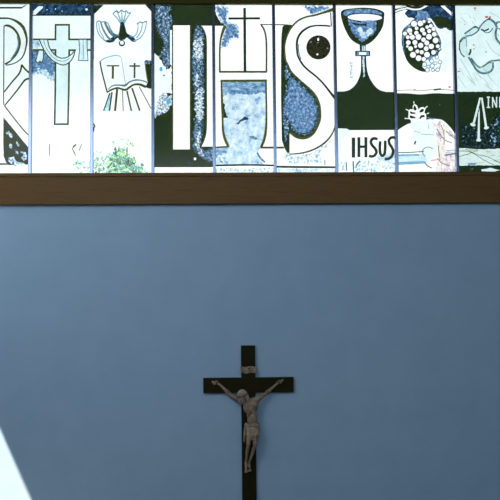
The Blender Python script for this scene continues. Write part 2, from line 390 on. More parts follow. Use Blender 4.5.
p.line('shroud', 'greyline', [(79, 39.8), (79.6, 50), (78.4, 60.4), (88, 60.8), (87.2, 48), (87, 39.8)], .8, False)
p.line('shroud', 'cyanline', [(83, 40), (83.6, 59)], .8)
p.line('small_mark', 'thin', [(49.5, 144), (49.4, 155.5)], 1.0)
p.line('small_mark', 'thin', [(76, 144.4), (72.3, 148.6), (75.6, 155.6)], 1.1, False)
p.line('small_mark', 'olive', [(76.2, 144.4), (73, 147)], 1.3, False)
p.line('small_mark', 'thin', [(81.6, 144.4), (79, 150.8)], 1.0)
p.build('painted_glass_pane', glassmat('clear_glass_b', (238, 246, 247)), label='painted glass pane with outlined cross draped in a white shroud', category=CAT, group=GRP)

# ---- pane 2: dove and book
p = Pane(2)
p.poly('dark_edge', 'dark', [(92, 5), (103.5, 5), (94.4, 14), (94, 60), (92, 60)])
p.poly('dark_edge', 'dark', [(145.4, 5), (154, 5), (154, 60.8), (151.2, 60.8), (151.2, 11.4)])
p.poly('dark_edge', 'dark', [(144, 62), (146, 60), (151, 60.6), (154, 60), (154, 89), (149, 88.6), (145.5, 87.2), (147.6, 82)])
p.rough('dark_edge', 'blue', [(144.5, 61.5), (150, 60.5), (150.5, 63), (146, 64)], .4)
for q in ([(121, 24), (117, 18), (112.8, 14)], [(121.5, 24), (119, 16), (116.5, 11)], [(122, 24), (122, 16), (121.5, 10)], [(122.8, 24), (125, 16), (126, 11)], [(123.5, 24), (127, 18), (130.5, 13)]):
    p.line('dove', 'cyanline', q, 1.7, w1=.8)
p.line('dove', 'greyline', [(112.8, 14), (116.5, 10.8), (119, 12.5), (121.5, 10), (124, 12), (126.4, 10.6), (128, 13), (131, 12.6)], .8)
p.curve('dove', 'deep', [(120.6, 22.5), (123.6, 22.5), (125.5, 28), (127, 33), (131, 35.5), (134, 37.5), (136, 41.5), (132, 41.6), (129, 39), (126.5, 37.6), (124.5, 39.6), (119.5, 40), (118, 38), (115.6, 39.4), (113.5, 42), (108, 42.6), (103.6, 40.4), (108, 39.8), (112.5, 37), (118, 34.6), (119.4, 30)])
p.curve('dove', 'dark', [(120.4, 26), (124.2, 26), (125.6, 32), (129, 36), (125, 37.4), (123, 39), (120, 39), (117.4, 36.8), (114, 38.8), (112, 41.5), (108, 41.6), (112.6, 37.6), (118, 35.2), (119.6, 31)])
p.ell('dove', 'dark', 121.9, 43.2, 3.2); p.ell('dove', 'pale', 121.9, 42.8, 2.0)
for q, w, w1, pt in (([(96.6, 22), (97, 29), (100, 36), (106, 41)], 1.1, 1.4, 'cyanline'), ([(100.5, 21.6), (103, 29), (107, 36), (111, 40)], 1.2, 1.8, 'greyline'),
               ([(104.8, 22.2), (108, 29), (111.5, 34), (115.5, 37)], 1.8, 2.2, 'greyline'), ([(98.6, 23), (100, 31), (104, 38)], .8, 1, 'cyanline'),
               ([(108, 23), (110.5, 29), (114, 34), (119, 35.5)], .8, 1.4, 'greyline')):
    p.line('dove', pt, q, w, w1=w1)
p.line('dove', 'greyline', [(96.6, 22.2), (99, 21), (101.5, 22), (104.8, 21.6), (107.8, 23)], .9)
for q in ([(138, 24), (137.6, 31), (134, 36.5), (130, 35.5)], [(142.6, 22.4), (141, 31), (136.5, 38)], [(146.8, 21.4), (144.6, 31), (140, 38), (134, 41)]):
    p.line('dove', 'cyanline', q, .9, w1=1.4)
p.line('dove', 'greyline', [(137, 24.2), (140, 22), (142.6, 22.6), (146.8, 21.2)], .9)
p.poly('open_book', 'pale', [(100, 61.5), (105, 58), (116, 55.2), (121, 56.4), (130, 58), (144.6, 62), (147.6, 82), (136, 80.6), (125, 85), (113, 86), (107, 92.5)])
p.line('open_book', 'olive', [(100, 61.4), (101.5, 70), (104.5, 82), (107.2, 92.4)], 1.2)
p.line('open_book', 'cyanline', [(100, 61.4), (105, 58), (112, 56), (117, 55.4), (121, 56.8)], .9)
p.line('open_book', 'cyanline', [(121.4, 57), (123.2, 70), (125.4, 83.5)], .6)
p.line('open_book', 'thin', [(144.8, 62), (146, 72), (147.6, 81.5)], .9)
p.line('open_book', 'greyline', [(108, 89.6, .8), (113, 85.6, 1.1), (120, 85.2, 1.3), (125, 85.4, 1.7), (130, 81.8, 1.2), (136, 80, 1.3), (143, 80.8, 1.1), (147, 82.6, 1.1)], 1.2)
p.line('open_book', 'olive', [(107, 92.6, 1), (111, 90, 1.5), (117, 88, 1.6), (121, 88.8, 1.5), (125.5, 89.8, 1.8), (130, 87, 1.7), (134, 84.6, 1.6), (140, 84.6, 2), (146, 87, 2.2)], 1.5)
p.line('open_book', 'olive', [(106.8, 65.8), (119.2, 65.8)], 1.1); p.line('open_book', 'olive', [(112.9, 65.8), (112.8, 78.6)], 1.8)
p.line('open_book', 'olive', [(129.4, 66), (140, 66)], 1.3); p.line('open_book', 'olive', [(134.6, 63), (134.5, 78)], 1.5)
p.poly('light_ray', 'paleray', [(110, 93), (112, 93), (109.4, 111), (104, 111)])
for a, b, w, pt in (((109.8, 93), (103.6, 111), 1.1, 'olive'), ((112, 92), (109.4, 111), 1.3, 'olive'), ((117.2, 89), (115, 111.2), 1.8, 'olive'), ((122.5, 90), (123.2, 111.2), 1.0, 'thin'),
                    ((127, 91), (131.4, 111), 1.3, 'olive'), ((132, 88), (139.8, 110.8), 1.4, 'olive'), ((139.2, 86.6), (151, 108.4), 1.0, 'thin')):
    p.line('light_ray', pt, [a, b], w)
p.line('small_mark', 'dark', [(93.8, 123.5), (95, 126.6), (93.6, 128), (94, 131.5)], 1.3, False)
p.build('painted_glass_pane', glassmat('clear_glass_c', (244, 248, 249)), label='painted glass pane with descending dove above an open book marked T and a cross', category=CAT, group=GRP)

# ---- pane 3: letter I
p = Pane(3)
p.rect('dark_field', 'dark', 150, 4, 217, 167.3)
p.rough('blue_field', 'darkfade', [(155, 5.6), (172, 6), (168.5, 13), (174, 21), (171, 26), (171, 62), (166.5, 67), (163, 58), (159, 56), (163.5, 46), (161.6, 39), (158, 34), (155.6, 22)], .8, core='bluedark', inset=2)
p.rough('dark_field', 'dark', [(152, 36), (158, 35), (163, 41), (163, 47), (158, 51), (152, 55)], .8)
p.rough('pale_field', 'palecyan', [(153.6, 53), (157, 55), (162, 62), (165.5, 68), (168, 69.5), (171.8, 66), (171.8, 94), (166, 93), (160, 98), (156, 112), (153.6, 117)], .6)
p.rough('blue_field', 'bluedark', [(163.5, 58), (171, 58), (170.5, 64), (167, 70), (164, 66)], .5)
p.poly('pale_field', 'palecyan', [(170, 30), (172, 30), (172, 66), (170, 64)])
p.ell('pale_field', 'cyan', 161, 69.2, 1.6, 2.3); p.ell('pale_field', 'cyan', 164, 75.5, 1.4, 1.0)
p.rough('pale_field', 'speck', [(154, 118), (157, 105), (161, 94), (165, 91.5), (168, 96), (172, 95), (172, 104), (166, 112), (160, 114)], .8)
p.rough('blue_field', 'cyan', [(166, 100), (170, 97), (171.6, 103), (167, 105)], .6)
p.rough('blue_field', 'darkfade', [(193.5, 30), (197, 24.5), (201, 27), (203.4, 34), (204, 50), (203.6, 80), (203.4, 110), (203, 130), (200, 146), (202, 149), (217, 149), (217, 163), (207, 162), (199, 157), (194, 150), (192.6, 135), (195.6, 112), (193.4, 88), (191.6, 60)], .8, core='bluedark', inset=1.8)
p.rough('pale_field', 'speck', [(194, 40), (202, 36), (203, 58), (198, 62), (194, 56)], .8)
p.rough('pale_field', 'speck', [(196, 90), (203, 88), (203.4, 116), (200, 122), (196, 118), (194.6, 104)], .9)
p.rough('pale_field', 'speck', [(195, 74), (199, 76), (198, 88), (195, 86)], .8)
p.rough('pale_field', 'speck', [(198, 130), (201, 134), (199.6, 148), (204, 156), (199, 153), (196, 144)], .7)
p.rect('letter_i', 'warm', 173, 25.3, 190, 149.4)
p.line('letter_i', 'olive', [(172.6, 25), (172.6, 149.8)], 1.0); p.line('letter_i', 'olive', [(190.4, 25), (190.4, 149.8)], 1.0)
p.poly('letter_h', 'warm', smooth([(201, 25.7), (204.5, 32), (206.2, 42), (206.4, 80), (206.4, 125), (204.6, 138), (200.6, 146.6)])+[(217, 146.6), (217, 25.7)])
p.line('letter_h', 'olive', [(201.4, 26.2), (204.7, 32), (206.4, 42), (206.5, 80), (206.5, 125), (204.8, 138), (200.8, 146.8)], .8)
p.rough('dark_field', 'dark', [(191, 25), (197, 25), (194.5, 31), (193, 40), (192.6, 55), (191, 56)], .5)
p.ell('dark_field', 'pale', 195, 158.8, 1.3)
p.ell('dark_field', 'deep', 190, 163, 2.2, 1.2)
p.build('painted_glass_pane', glassmat('clear_glass_d', (251, 251, 251)), label='painted glass pane with tall white letter I on dark ground between blue mottled patches', category=CAT, group=GRP)

# ---- pane 4: small cross, bar of H
p = Pane(4)
p.poly('letter_h', 'warm', [(212, 26), (224, 26), (220, 60), (220, 72), (267, 72), (266.6, 42), (261, 25), (278, 25), (278, 147.5), (261, 147.5), (266, 130), (266.5, 81), (221, 81), (222.5, 130), (228.5, 147), (212, 147.5)])
p.poly('dark_corner', 'dark', [(212, 4), (215.3, 4), (216, 14), (219, 20), (226, 24.5), (224, 25.8), (212, 25.8)])
p.rough('blue_patch', 'bluefade', [(215.4, 5.8), (226, 6.2), (229, 10), (228.5, 14), (226.6, 17), (228, 22), (237, 23.4), (239.5, 31), (238, 40), (234, 37), (231, 40), (227, 46), (222, 49), (220.8, 44), (222.6, 34), (225, 26), (220, 20), (216, 13)], .7, core='blue', inset=1.6)
p.line('letter_h', 'olive', [(225.4, 25.4, 2.6), (222.6, 32, 2.0), (220.6, 40, 1.4), (219.8, 50, 1.4), (219.8, 72, 1.5)], 1.4)
p.line('letter_h', 'olive', [(219.2, 71.8), (267, 71.8)], 1.6)
p.line('letter_h', 'olive', [(261, 24.6), (264.2, 30), (266, 38), (266.5, 50), (266.4, 72)], 1.4)
p.line('letter_h', 'olive', [(260.4, 24.4), (276, 24.6)], .8)
p.curve('blue_box', 'wash', [(221.5, 82), (221.5, 82), (244, 81), (266, 81.5), (266, 81.5), (266, 110), (266, 128), (262, 143), (261, 147.5), (258, 152), (262, 162), (260, 165), (230, 165.6), (212, 165), (212, 165), (212, 148), (228, 147), (224, 138), (222.5, 126), (222, 100)])
p.rough('blue_box', 'skyup', [(222, 82), (266, 81.5), (266, 94), (258, 92), (250, 95), (242, 92), (234, 95), (228, 93), (222, 98)], .6)
p.rough('blue_box', 'blue', [(230, 92), (236, 90), (246, 92), (256, 91), (262, 92), (256, 94), (244, 94), (234, 94)], .6)
p.rough('blue_box', 'dark', [(222, 101), (224.5, 104), (225, 112), (228, 118), (223.4, 118), (222, 112)], .5)
p.rough('blue_box', 'deep', [(241, 119), (245, 116), (249, 118.5), (246, 120), (242, 121), (238, 124.6), (236, 124)], .5)
p.rough('blue_box', 'greyline', [(249, 136), (253, 135.6), (258, 138.5), (255, 140), (252, 138)], .5)
p.rough('blue_box', 'skyup', [(212, 150), (228, 148), (226, 153), (218, 156), (212, 163)], .8)
p.rough('blue_box', 'speck', [(218, 158), (224, 158), (224, 162), (218, 162)], .6)
p.line('letter_h', 'olive', [(220.6, 80.9), (267, 80.6)], 1.9)
p.line('letter_h', 'olive', [(221.3, 80.4, 1.3), (222, 100, 1.8), (222.6, 120, 1.6), (223, 130, 1.8), (225, 139, 2.2), (228.6, 147, 2)], 1.8)
p.line('letter_h', 'olive', [(266, 80.4, 1.4), (266.4, 110, 1.5), (266.2, 126, 1.8), (264.6, 138, 2.2), (261, 147.6, 2)], 1.8)
p.line('letter_h', 'olive', [(212, 147.8), (228.6, 146.6)], 1.4)
p.line('letter_h', 'olive', [(260.6, 147.6), (277, 147.6)], 1.6)
p.line('slim_cross', 'dark', [(244.6, 8), (245, 72)], 2.7)
p.line('slim_cross', 'dark', [(228.4, 18.5), (260, 18.3)], 2.2)
p.line('blue_box', 'greyline', [(257.2, 152.6), (260, 157.4), (265, 162.4)], 1.5)
p.line('base_line', 'dark', [(212, 165.6), (230, 165.2), (250, 164.9), (278, 165.6)], 1.9)
p.rough('base_strip', 'ghost', [(214, 168), (276, 168), (276, 172), (214, 172)], .4)
p.build('painted_glass_pane', glassmat('clear_glass_e', (249, 251, 252)), label='painted glass pane with slim black cross over a blue box within letter H', category=CAT, group=GRP)

# ---- pane 5: letter S
p = Pane(5)
S1 = [(337, 8), (330.2, 10.4), (322.8, 12.8), (315.6, 15), (306, 17), (298.8, 20.2), (293.4, 25), (289.2, 31), (285.8, 39.6), (284.5, 48), (285.6, 60), (287.4, 63.8), (291.6, 72), (300, 80.4), (309.6, 88.8), (315.6, 96), (319, 104.4), (320, 113), (319.6, 120), (317, 127), (312.4, 134.2), (305, 138), (297, 137), (289.6, 132)]
S2 = [(330.5, 26.2), (323, 25.6), (315.6, 25.7), (308.4, 27.4), (301.4, 32.4), (297.4, 39.6), (297, 50), (298.8, 58), (304.8, 67), (315.6, 76), (322.8, 83), (330, 92), (335.5, 99)]
S3 = [(336.5, 112), (335.4, 124), (332.6, 133), (325.6, 142), (316, 148.4), (306.4, 152), (298, 153.6), (289.6, 154.2)]
p.poly('letter_s', 'warm', smooth(S1)+[(289.6, 154.2)]+smooth(S3)[::-1]+[(337, 105)]+smooth(S2)[::-1]+[(331.5, 25.5), (337, 10)])
p.poly('dark_field', 'dark', [(282.4, 27), (284, 25.2), (292.6, 25.2)]+smooth(S1[6:])+[(289.6, 154), (287.2, 153), (284.4, 148), (281.8, 140), (281, 100), (281, 60), (281.3, 38)])
p.rough('blue_field', 'darkfade', [(290.6, 75.5), (300, 83), (308.6, 91), (314.6, 98), (317.6, 106), (318.4, 113), (317.6, 121), (314.8, 128), (310, 133), (304, 135.6), (297, 134.4), (291, 129.6), (289, 123), (283, 116), (283.4, 102), (286, 88), (288, 79)], .8, core='blue', inset=2.4)
p.rough('blue_field', 'bluedark', [(286, 65), (289, 70), (290, 75), (286, 80), (284.6, 72)], .6)
p.rough('blue_field', 'bluedark', [(283, 118), (288, 122), (288.6, 130), (285.6, 142), (284, 132)], .6)
p.rough('blue_patch', 'bluefade', [(302, 6), (329, 6), (330, 9), (320, 12.4), (311, 14.4), (307, 10)], .7, core='blue', inset=1.4)
p.line('letter_s', 'olive', [(q[0], q[1], w) for q, w in zip(S1, [3, 2.6, 1.8, 1.6, 1.4, 1.4, 1.4, 1.3, 1.2, 1.2, 1.2, 1.2, 1.2, 1.3, 1.4, 1.8, 2.1, 2.1, 2, 2, 2, 2.1, 2.2, 2])])
p.line('letter_s', 'dark', [(q[0], q[1], w) for q, w in zip(S2, [1.6, 1.6, 1.6, 2.0, 2.2, 2.2, 2.0, 1.9, 1.9, 1.8, 1.8, 2.2, 2.6])])
p.line('letter_s', 'greyline', [(298.6, 44), (298.8, 52), (301, 59.4)], .8)
p.line('letter_s', 'olive', [(q[0], q[1], w) for q, w in zip(S3, [1, 1, 1.2, 1.5, 1.4, 1.3, 1.2, 1])])
p.line('letter_s', 'olive', [(330.6, 12.5), (331.4, 26.4)], .9)
p.ell('round_disc', 'disc', 318.4, 47.4, 12.1, 12.1, 40)
p.ell('round_disc', 'pale', 318.2, 39.4, 1.0, 1.6); p.ell('round_disc', 'pale', 317.4, 54.4, 1.0, .9); p.ell('round_disc', 'cyanline', 327.6, 48.2, .7); p.ell('round_disc', 'cyanline', 318, 42.6, .6); p.ell('round_disc', 'greyline', 311, 42, .9)
p.line('letter_h', 'olive', [(273, 24.6), (284, 24.8), (292.6, 25.4)], .9)
p.line('letter_h', 'olive', [(273, 147.6), (284, 147.6)], 1.6)
p.rough('smudge', 'ghost', [(285, 151), (292, 156), (306, 154.5), (318, 150), (330, 141), (328, 146), (320, 153), (322, 163), (290, 164), (284, 158)], .9)
p.line('smudge', 'greyline', [(324.8, 160), (325, 165.6)], .9)
p.line('base_line', 'dark', [(273, 166.6), (300, 167), (335, 167.3)], 2.2)
p.rough('base_strip', 'wash', [(276, 168.6), (335, 169), (335, 172), (276, 172)], .3)
p.build('painted_glass_pane', glassmat('clear_glass_f', (249, 251, 252)), label='painted glass pane with big curving white letter S around a dark round disc', category=CAT, group=GRP)

# ---- pane 6: chalice
p = Pane(6)
p.poly('dark_band', 'dark', [(333, 91.6), (345, 91.4)]+[(399, 92), (399, 130), (349, 130.2), (347, 128.6), (338, 128.4), (333, 129)])
p.rough('pale_patch', 'palecyan', [(338.5, 128.6), (348, 129), (349, 132), (342, 140), (338.5, 170)], .4)
p.poly('chalice', 'dark', smooth([(343, 91.6), (349, 90), (354.6, 85.6), (359, 78), (360.8, 70), (361, 56)])+[(360, 56), (359.6, 44), (366, 44), (366, 56)]+smooth([(366.2, 56), (366.6, 66), (368.4, 75), (373, 83.6), (379, 89.6), (386, 91.8)]))
p.curve('chalice', 'dark', [(340.8, 14), (343, 10), (352, 8.4), (363, 7.6), (375, 8.6), (383.6, 12), (384.2, 17), (383.2, 25), (380, 32), (375, 38.6), (369, 43.6), (363, 45.4), (357, 43.6), (350.6, 38.8), (345.6, 30.5), (342.4, 22)])
p.curve('chalice', 'blue', [(343, 13), (348, 10), (360, 8.8), (374, 10), (381.5, 13), (381, 15), (372, 13.4), (360, 13), (350, 14), (346, 16)])
p.rough('chalice', 'blue', [(347.4, 19.4), (353, 20.6), (364, 22.2), (376, 20.4), (377, 28), (375, 33), (368, 38), (362.6, 42), (357, 38), (353, 33), (350, 26)], .6)
p.rough('chalice', 'wash', [(357, 28), (361, 27), (364, 33), (370, 28), (374, 30), (369, 36), (363, 39), (360, 36)], .5)
p.rough('chalice', 'deep', [(350, 22), (362, 24), (368, 23.6), (366, 26), (354, 25)], .4)
p.ell('chalice', 'pale', 364.8, 17.4, 17.2, 3.5, 30, .02)
p.ell('chalice', 'blue', 369, 21.2, 5, .9)
p.rect('chalice', 'dark', 355.2, 50.8, 370.2, 56.2); p.rect('chalice', 'palecyan', 357, 52, 368.8, 55)
p.rect('chalice', 'blue', 356.8, 51.6, 359, 55.4); p.rect('chalice', 'blue', 366.4, 51.6, 369, 55.4)
p.rect('chalice', 'paleray', 362, 45.6, 363.6, 50.8); p.rect('chalice', 'palecyan', 364.2, 45.8, 365.4, 50.8)
p.rough('chalice', 'wash', [(362.4, 56.4), (364.8, 56.4), (364.6, 68), (364.8, 76), (363.4, 77.4), (363, 68)], .3)
p.rough('smudge', 'ghost', [(349.6, 62), (352.6, 62), (353, 78), (350, 78)], .4)
p.rough('smudge', 'ghost', [(338, 164), (346, 161), (346, 170), (338, 171)], .8)
p.rough('smudge', 'ghost', [(356, 163), (362, 159), (374, 163), (380, 160), (381, 172), (354, 172)], .9)
p.rough('smudge', 'ghost', [(383, 163), (390, 160.6), (396, 162), (396, 172), (383, 172)], .9)
p.rough('smudge', 'wash', [(376, 157), (396, 150), (396, 162), (384, 162)], .8)
p.rect('letter', 'dark', 351.7, 137.6, 355.2, 157.6)
p.rect('letter', 'dark', 357.4, 137.2, 360.4, 157.2); p.rect('letter', 'dark', 364.4, 137.2, 367.4, 157.4); p.rect('letter', 'dark', 359.4, 145.4, 365.4, 148)
p.line('letter', 'dark', [(377.4, 139.4), (375, 138.4), (372, 139.2), (370.9, 142.4), (372.6, 145.8), (375.4, 149), (376.4, 152.4), (374.4, 155.6), (371.6, 156.4), (368.9, 155.8)], 2.8)
p.line('letter', 'dark', [(380.2, 141.2), (379.8, 148), (380.4, 153.6), (382.6, 155.8), (384.6, 153.4), (385.2, 147), (385.2, 140.6)], 2.8)
p.line('letter', 'dark', [(395, 137.6), (391.4, 137.6), (389, 140), (389.4, 143.6), (391.6, 147), (393, 150.6), (392.4, 155), (389.4, 158.4), (384.6, 159)], 2.8)
p.line('smudge', 'greyline', [(346.4, 162), (346.8, 171)], 1.0); p.line('smudge', 'greyline', [(353.2, 161), (353.6, 172.5)], 1.3); p.line('smudge', 'greyline', [(360.4, 161), (356.8, 164.4), (356, 168)], 1.2)
p.build('painted_glass_pane', glassmat('clear_glass_g', (248, 251, 253)), label='painted glass pane with dark and blue chalice over the word IHSUS', category=CAT, group=GRP)

# ---- pane 7: grapes, dome with crown
p = Pane(7)
p.rough('dark_sky', 'deep', [(405, 14), (408, 9), (414, 6), (430, 4.6), (456, 4.6), (456, 28), (451, 30.5), (449, 30.4), (446.4, 27.6), (442, 28.8), (438, 28.4), (434, 22), (430, 18), (424, 20), (415, 18.5), (408, 17)], .6)
p.rough('dark_sky', 'dark', [(432, 18), (440, 16), (448, 18), (452, 22), (456, 22), (456, 28), (451, 29.6), (446.4, 26.6), (440, 27.4), (436, 25)], .5)
p.rough('dark_sky', 'blue', [(416, 14), (420, 10), (427, 12), (431, 17), (427, 19), (421, 20), (416, 18)], .6)
p.poly('dark_sky', 'pale', [(440.4, 5.8), (444.6, 5.8), (454, 14.6), (454, 18)])
p.line('vine_stem', 'dark', [(394, 11.4), (400, 9), (406, 7.8), (413, 8.2), (420, 8.4), (427, 6)], 4.2)
p.line('vine_stem', 'palecyan', [(394, 12), (400, 9.6), (406, 8.6)], 1.6); p.line('vine_stem', 'pale', [(406, 7.6), (413, 9.4), (420, 9), (427.4, 5.4)], 1.6)
p.line('vine_stem', 'palecyan', [(394, 8.8), (401, 7.2), (406, 6.4)], .9)
p.curve('grape_bunch', 'bluedark', [(402, 33), (404, 28), (409, 24), (414, 19), (424, 18.6), (432, 22), (436, 30), (441, 40), (441, 48), (438, 56), (441, 62), (439, 70), (430, 70.6), (424, 66), (414, 66), (406, 58), (402, 46)])
p.curve('grape_bunch', 'dark', [(410.4, 28), (416, 25), (424, 22), (430, 24), (434, 31), (439, 41), (440, 47), (436, 50), (430, 57), (423, 62), (422.6, 67), (427.6, 71.6), (420, 71), (411.6, 66), (406, 58.6), (404.4, 49), (404, 40), (406, 33)])
p.rough('grape_bunch', 'palecyan', [(424, 62), (430, 58), (438, 56), (441, 62), (439, 70), (430, 70.6), (425, 67)], .5)
p.rough('grape_bunch', 'blue', [(426, 58), (431, 55.6), (433, 58), (429, 61)], .5)
G1 = [(414, 23.8, 3), (420.4, 23.4, 2.9), (424, 21.4, 1.7), (429.2, 21.6, 1.5), (430.8, 25.9, 1.9), (427.2, 27.1, 1.8), (422.4, 30, 2.4), (416.6, 28.2, 1.9), (429.2, 31, 2.1), (433.6, 29, 2.1), (416.4, 33, 2.2), (424.2, 33.6, 2.0), (434.3, 34.3, 2.4),
      (429, 36.7, 2.9), (418.4, 37, 2.9), (412.3, 37.2, 2.5), (407.8, 37.2, 2), (405, 33.6, 2.1), (423.5, 39.7, 2.3), (435.6, 40.4, 2.9), (426.8, 42.9, 2.5), (408.3, 42.6, 2.4), (414.9, 42.4, 2.5), (420.6, 45.4, 2.7), (431.3, 46.4, 2.7),
      (437.7, 46.2, 1.9), (410.6, 48.6, 2.4), (426.2, 48.6, 2.4), (417.4, 51.4, 2), (421.7, 52.2, 2.1), (433.6, 52.4, 2.4), (440, 49.4, 1.4), (413, 54.9, 3), (427, 54.7, 2.9), (418.6, 58.2, 2.9), (423.8, 59.2, 2.2), (409.6, 30.6, 2.6), (410.6, 33.8, 1.6), (407.4, 46.4, 1.3), (415.6, 46.6, 1.5)]
for x, y, r in G1:
    p.ell('grape_bunch', 'dark', x, y, r+.35, None, 16); p.ell('grape_bunch', 'pale', x, y, r-.05, None, 16)
for x, y, r in ((424.6, 64.4, 2.2), (432.2, 65.9, 2.2), (440, 62, 1.9), (431.6, 61, 2), (437, 57.2, 1.8), (427.4, 70, 2.2), (437.6, 69.8, 1.9), (435.4, 63.2, 1.6), (433, 70, 1.6), (428.4, 66.6, 1.6)):
    p.ell('grape_bunch', 'greyline', x, y, r+.3, None, 16); p.ell('grape_bunch', 'palecyan', x, y, r-.35, None, 16)
p.line('grape_bunch', 'dark', [(441, 49), (437, 53), (432.6, 56)], .9)
p.rough('smudge', 'palecyan', [(438, 29), (452, 31), (452, 60), (446, 72), (440, 70), (443, 60), (442, 40)], .7)
p.line('red_line', 'thin', [(397, 90.6), (410, 90), (420, 90.6), (437, 89.4), (455, 90.4)], .7)
p.line('red_line', 'olive', [(434, 89.8), (441, 89)], 1.4); p.ell('red_line', 'red', 449.6, 87, 1.4, .9); p.ell('red_line', 'red', 414.6, 89.4, .9, .5)
p.curve('dark_band', 'dark', [(392, 93.2), (392, 93.2), (408, 93.4), (420, 94.3), (435, 93.2), (446, 93.6), (459, 93.6), (459, 93.6), (459, 140), (459, 140), (430, 145), (396, 135), (392, 132)])
p.poly('white_dome', 'warm', smooth([(393, 133.2), (398, 130), (403, 126.6), (408, 124), (411, 123.2)])+[(410.6, 119.4), (416, 120.4), (425.4, 119.8)]+smooth([(426, 119.6), (434, 119), (441, 119.6), (445, 122), (449, 126), (452.4, 130), (456, 135.6), (459, 141)])+[(459, 175), (393, 175)])
p.rough('white_dome', 'iris', [(432, 122), (436, 124), (440, 121), (446, 126), (451, 132), (455.4, 137), (455.4, 172), (436, 172), (439, 156), (437, 140)], .7)
p.rough('white_dome', 'palecyan', [(411, 122), (430, 120), (436, 128), (437, 150), (434, 160), (424, 158), (414, 146)], .8)
p.rough('white_dome', 'warm', [(444, 134), (455, 138), (455, 151), (446, 152)], .6)
for q in ([(437, 129), (442, 137)], [(441, 125), (444, 134), (444, 145)], [(438, 145), (440, 160)], [(446, 131), (455, 139)], [(439, 133), (445, 140), (452, 143)]): p.line('white_dome', 'thin', q, .8)
p.line('white_dome', 'thin', [(421, 134), (434, 135)], .5); p.line('white_dome', 'cyanline', [(414, 131), (420, 132.6)], .6); p.line('white_dome', 'cyanline', [(428, 124), (429, 129)], .6)
p.line('white_dome', 'dark', [(415.8, 141), (414.4, 144.4)], 1.5)
p.line('white_dome', 'greyline', [(396, 152.6), (410, 152.4), (424, 151.4)], .9)
p.poly('sea_band', 'paleband', [(395, 154.4), (424, 153.6), (428, 162), (424, 163.6), (395, 165)]); p.poly('sea_band', 'band', [(395, 154.4), (418, 154), (420, 155.8), (395, 156.4)]); p.poly('sea_band', 'band', [(395, 162.2), (414, 161.4), (424, 161), (425, 163.6), (412, 164.4), (395, 165.2)])
p.line('white_dome', 'thin', [(433, 148.6), (428, 147), (423.6, 149), (422.6, 152.6), (425, 156.4)], .8)
p.line('white_dome', 'greyline', [(424.6, 161.6), (427, 165.4), (432, 168)], .9)
p.line('white_dome', 'red', [(430.6, 160.4), (437.4, 159.8)], 1.0)
p.line('white_dome', 'thin', [(437, 158), (442, 163), (450, 166)], .9)
p.line('white_dome', 'greyline', [(444.6, 155.4), (455.6, 153.4)], 1.2); p.line('white_dome', 'cyanline', [(446, 150.6), (455.6, 150)], .8)
# leafy crown
p.poly('leaf_crown', 'warm', [(408.6, 110.6), (410, 109.2), (413, 109.4), (412.6, 106), (414.6, 103.8), (417, 105.6), (418.4, 109.4), (420, 107.6), (423.4, 107), (425.4, 109), (424.4, 112.4), (426, 114), (426.4, 118), (425.4, 120.4), (411, 120.4), (408.4, 118.4)])
p.curve('leaf_crown', 'dark', [(414.6, 105.4), (416.6, 108.6), (415.8, 110.4), (413.8, 110), (413.4, 107.4)])
p.curve('leaf_crown', 'dark', [(419.4, 111.4), (421.6, 109), (423.8, 109.4), (423.2, 111.6), (420.4, 112.6)])
p.curve('leaf_crown', 'dark', [(410.2, 111.4), (413, 112.2), (416, 112.8), (414, 114), (410.4, 113.4)])
p.curve('leaf_crown', 'dark', [(410, 115.4), (413.6, 116.4), (416, 118), (412, 118.4), (410, 117.8)])
p.curve('leaf_crown', 'dark', [(419.4, 118.4), (421, 115.4), (424, 115), (424.6, 117), (422, 117.4), (420.4, 119)])
for a, b in (((414, 103.6), (413.8, 101.4)), ((408.6, 110.6), (405.8, 109.2)), ((409, 118.6), (404.6, 118.4)), ((425, 108.4), (427.4, 106.2)), ((426.6, 114), (429, 112.8))): p.line('leaf_crown', 'palecyan', [a, b], .9)
p.ell('dark_band', 'paleband', 439.6, 104.6, .4); p.rough('smudge', 'band', [(427, 117.6), (436, 118.4), (432, 119.6)], .3)
p.build('painted_glass_pane', glassmat('clear_glass_h', (249, 251, 252)), label='painted glass pane with round grapes over a white dome with leafy crown', category=CAT, group=GRP)

# ---- pane 8: crown of thorns, nails
p = Pane(8)
th = [([(460, 41.6), (459.4, 47), (461, 53.4), (464.6, 57)], 1.1, 'dark'), ([(460, 42), (462.4, 38.6), (465.6, 37.4)], 1.8, 'greyline'), ([(464.6, 33.8), (469.6, 30.2), (475, 26.8), (478.4, 28.4)], 1.3, 'greyline'),
      ([(465.6, 36.2), (472, 35), (477.4, 31.4), (480, 27), (484, 22), (489, 18.6)], 1.1, 'greyline'), ([(489, 18.6), (494, 22), (496.6, 27), (495.6, 33), (496.6, 39), (500.6, 44)], 1.8, 'greyline'),
      ([(481, 29.4), (485, 30.6), (489, 28.6)], 1.5, 'dark'), ([(482, 30), (486, 32.6), (490, 31.8), (493, 28)], .9, 'greyline'), ([(466, 37), (466.6, 44), (466.4, 47)], 1.0, 'cyanline'),
      ([(470.6, 49), (470.4, 52), (469, 55)], 1.6, 'olive'), ([(468.4, 57), (471, 61), (474, 66), (476.6, 70), (481.4, 73), (487, 73), (491.6, 70.4), (493.4, 65.6)], 1.7, 'greyline'),
      ([(471, 58), (476, 64.6), (480, 67.2), (484.6, 65.4), (490, 61.4), (496, 60.4), (506, 58.6), (513, 50), (515, 38), (510, 28), (500, 22), (496, 24)], 1.3, 'greyline'),
      ([(479, 68), (483, 67), (488, 63.4), (494, 62.6)], .8, 'thin'), ([(493, 63), (493, 69)], 1.4, 'greyline'), ([(500, 45), (504, 40), (503, 32), (498, 28)], 1.0, 'greyline')]
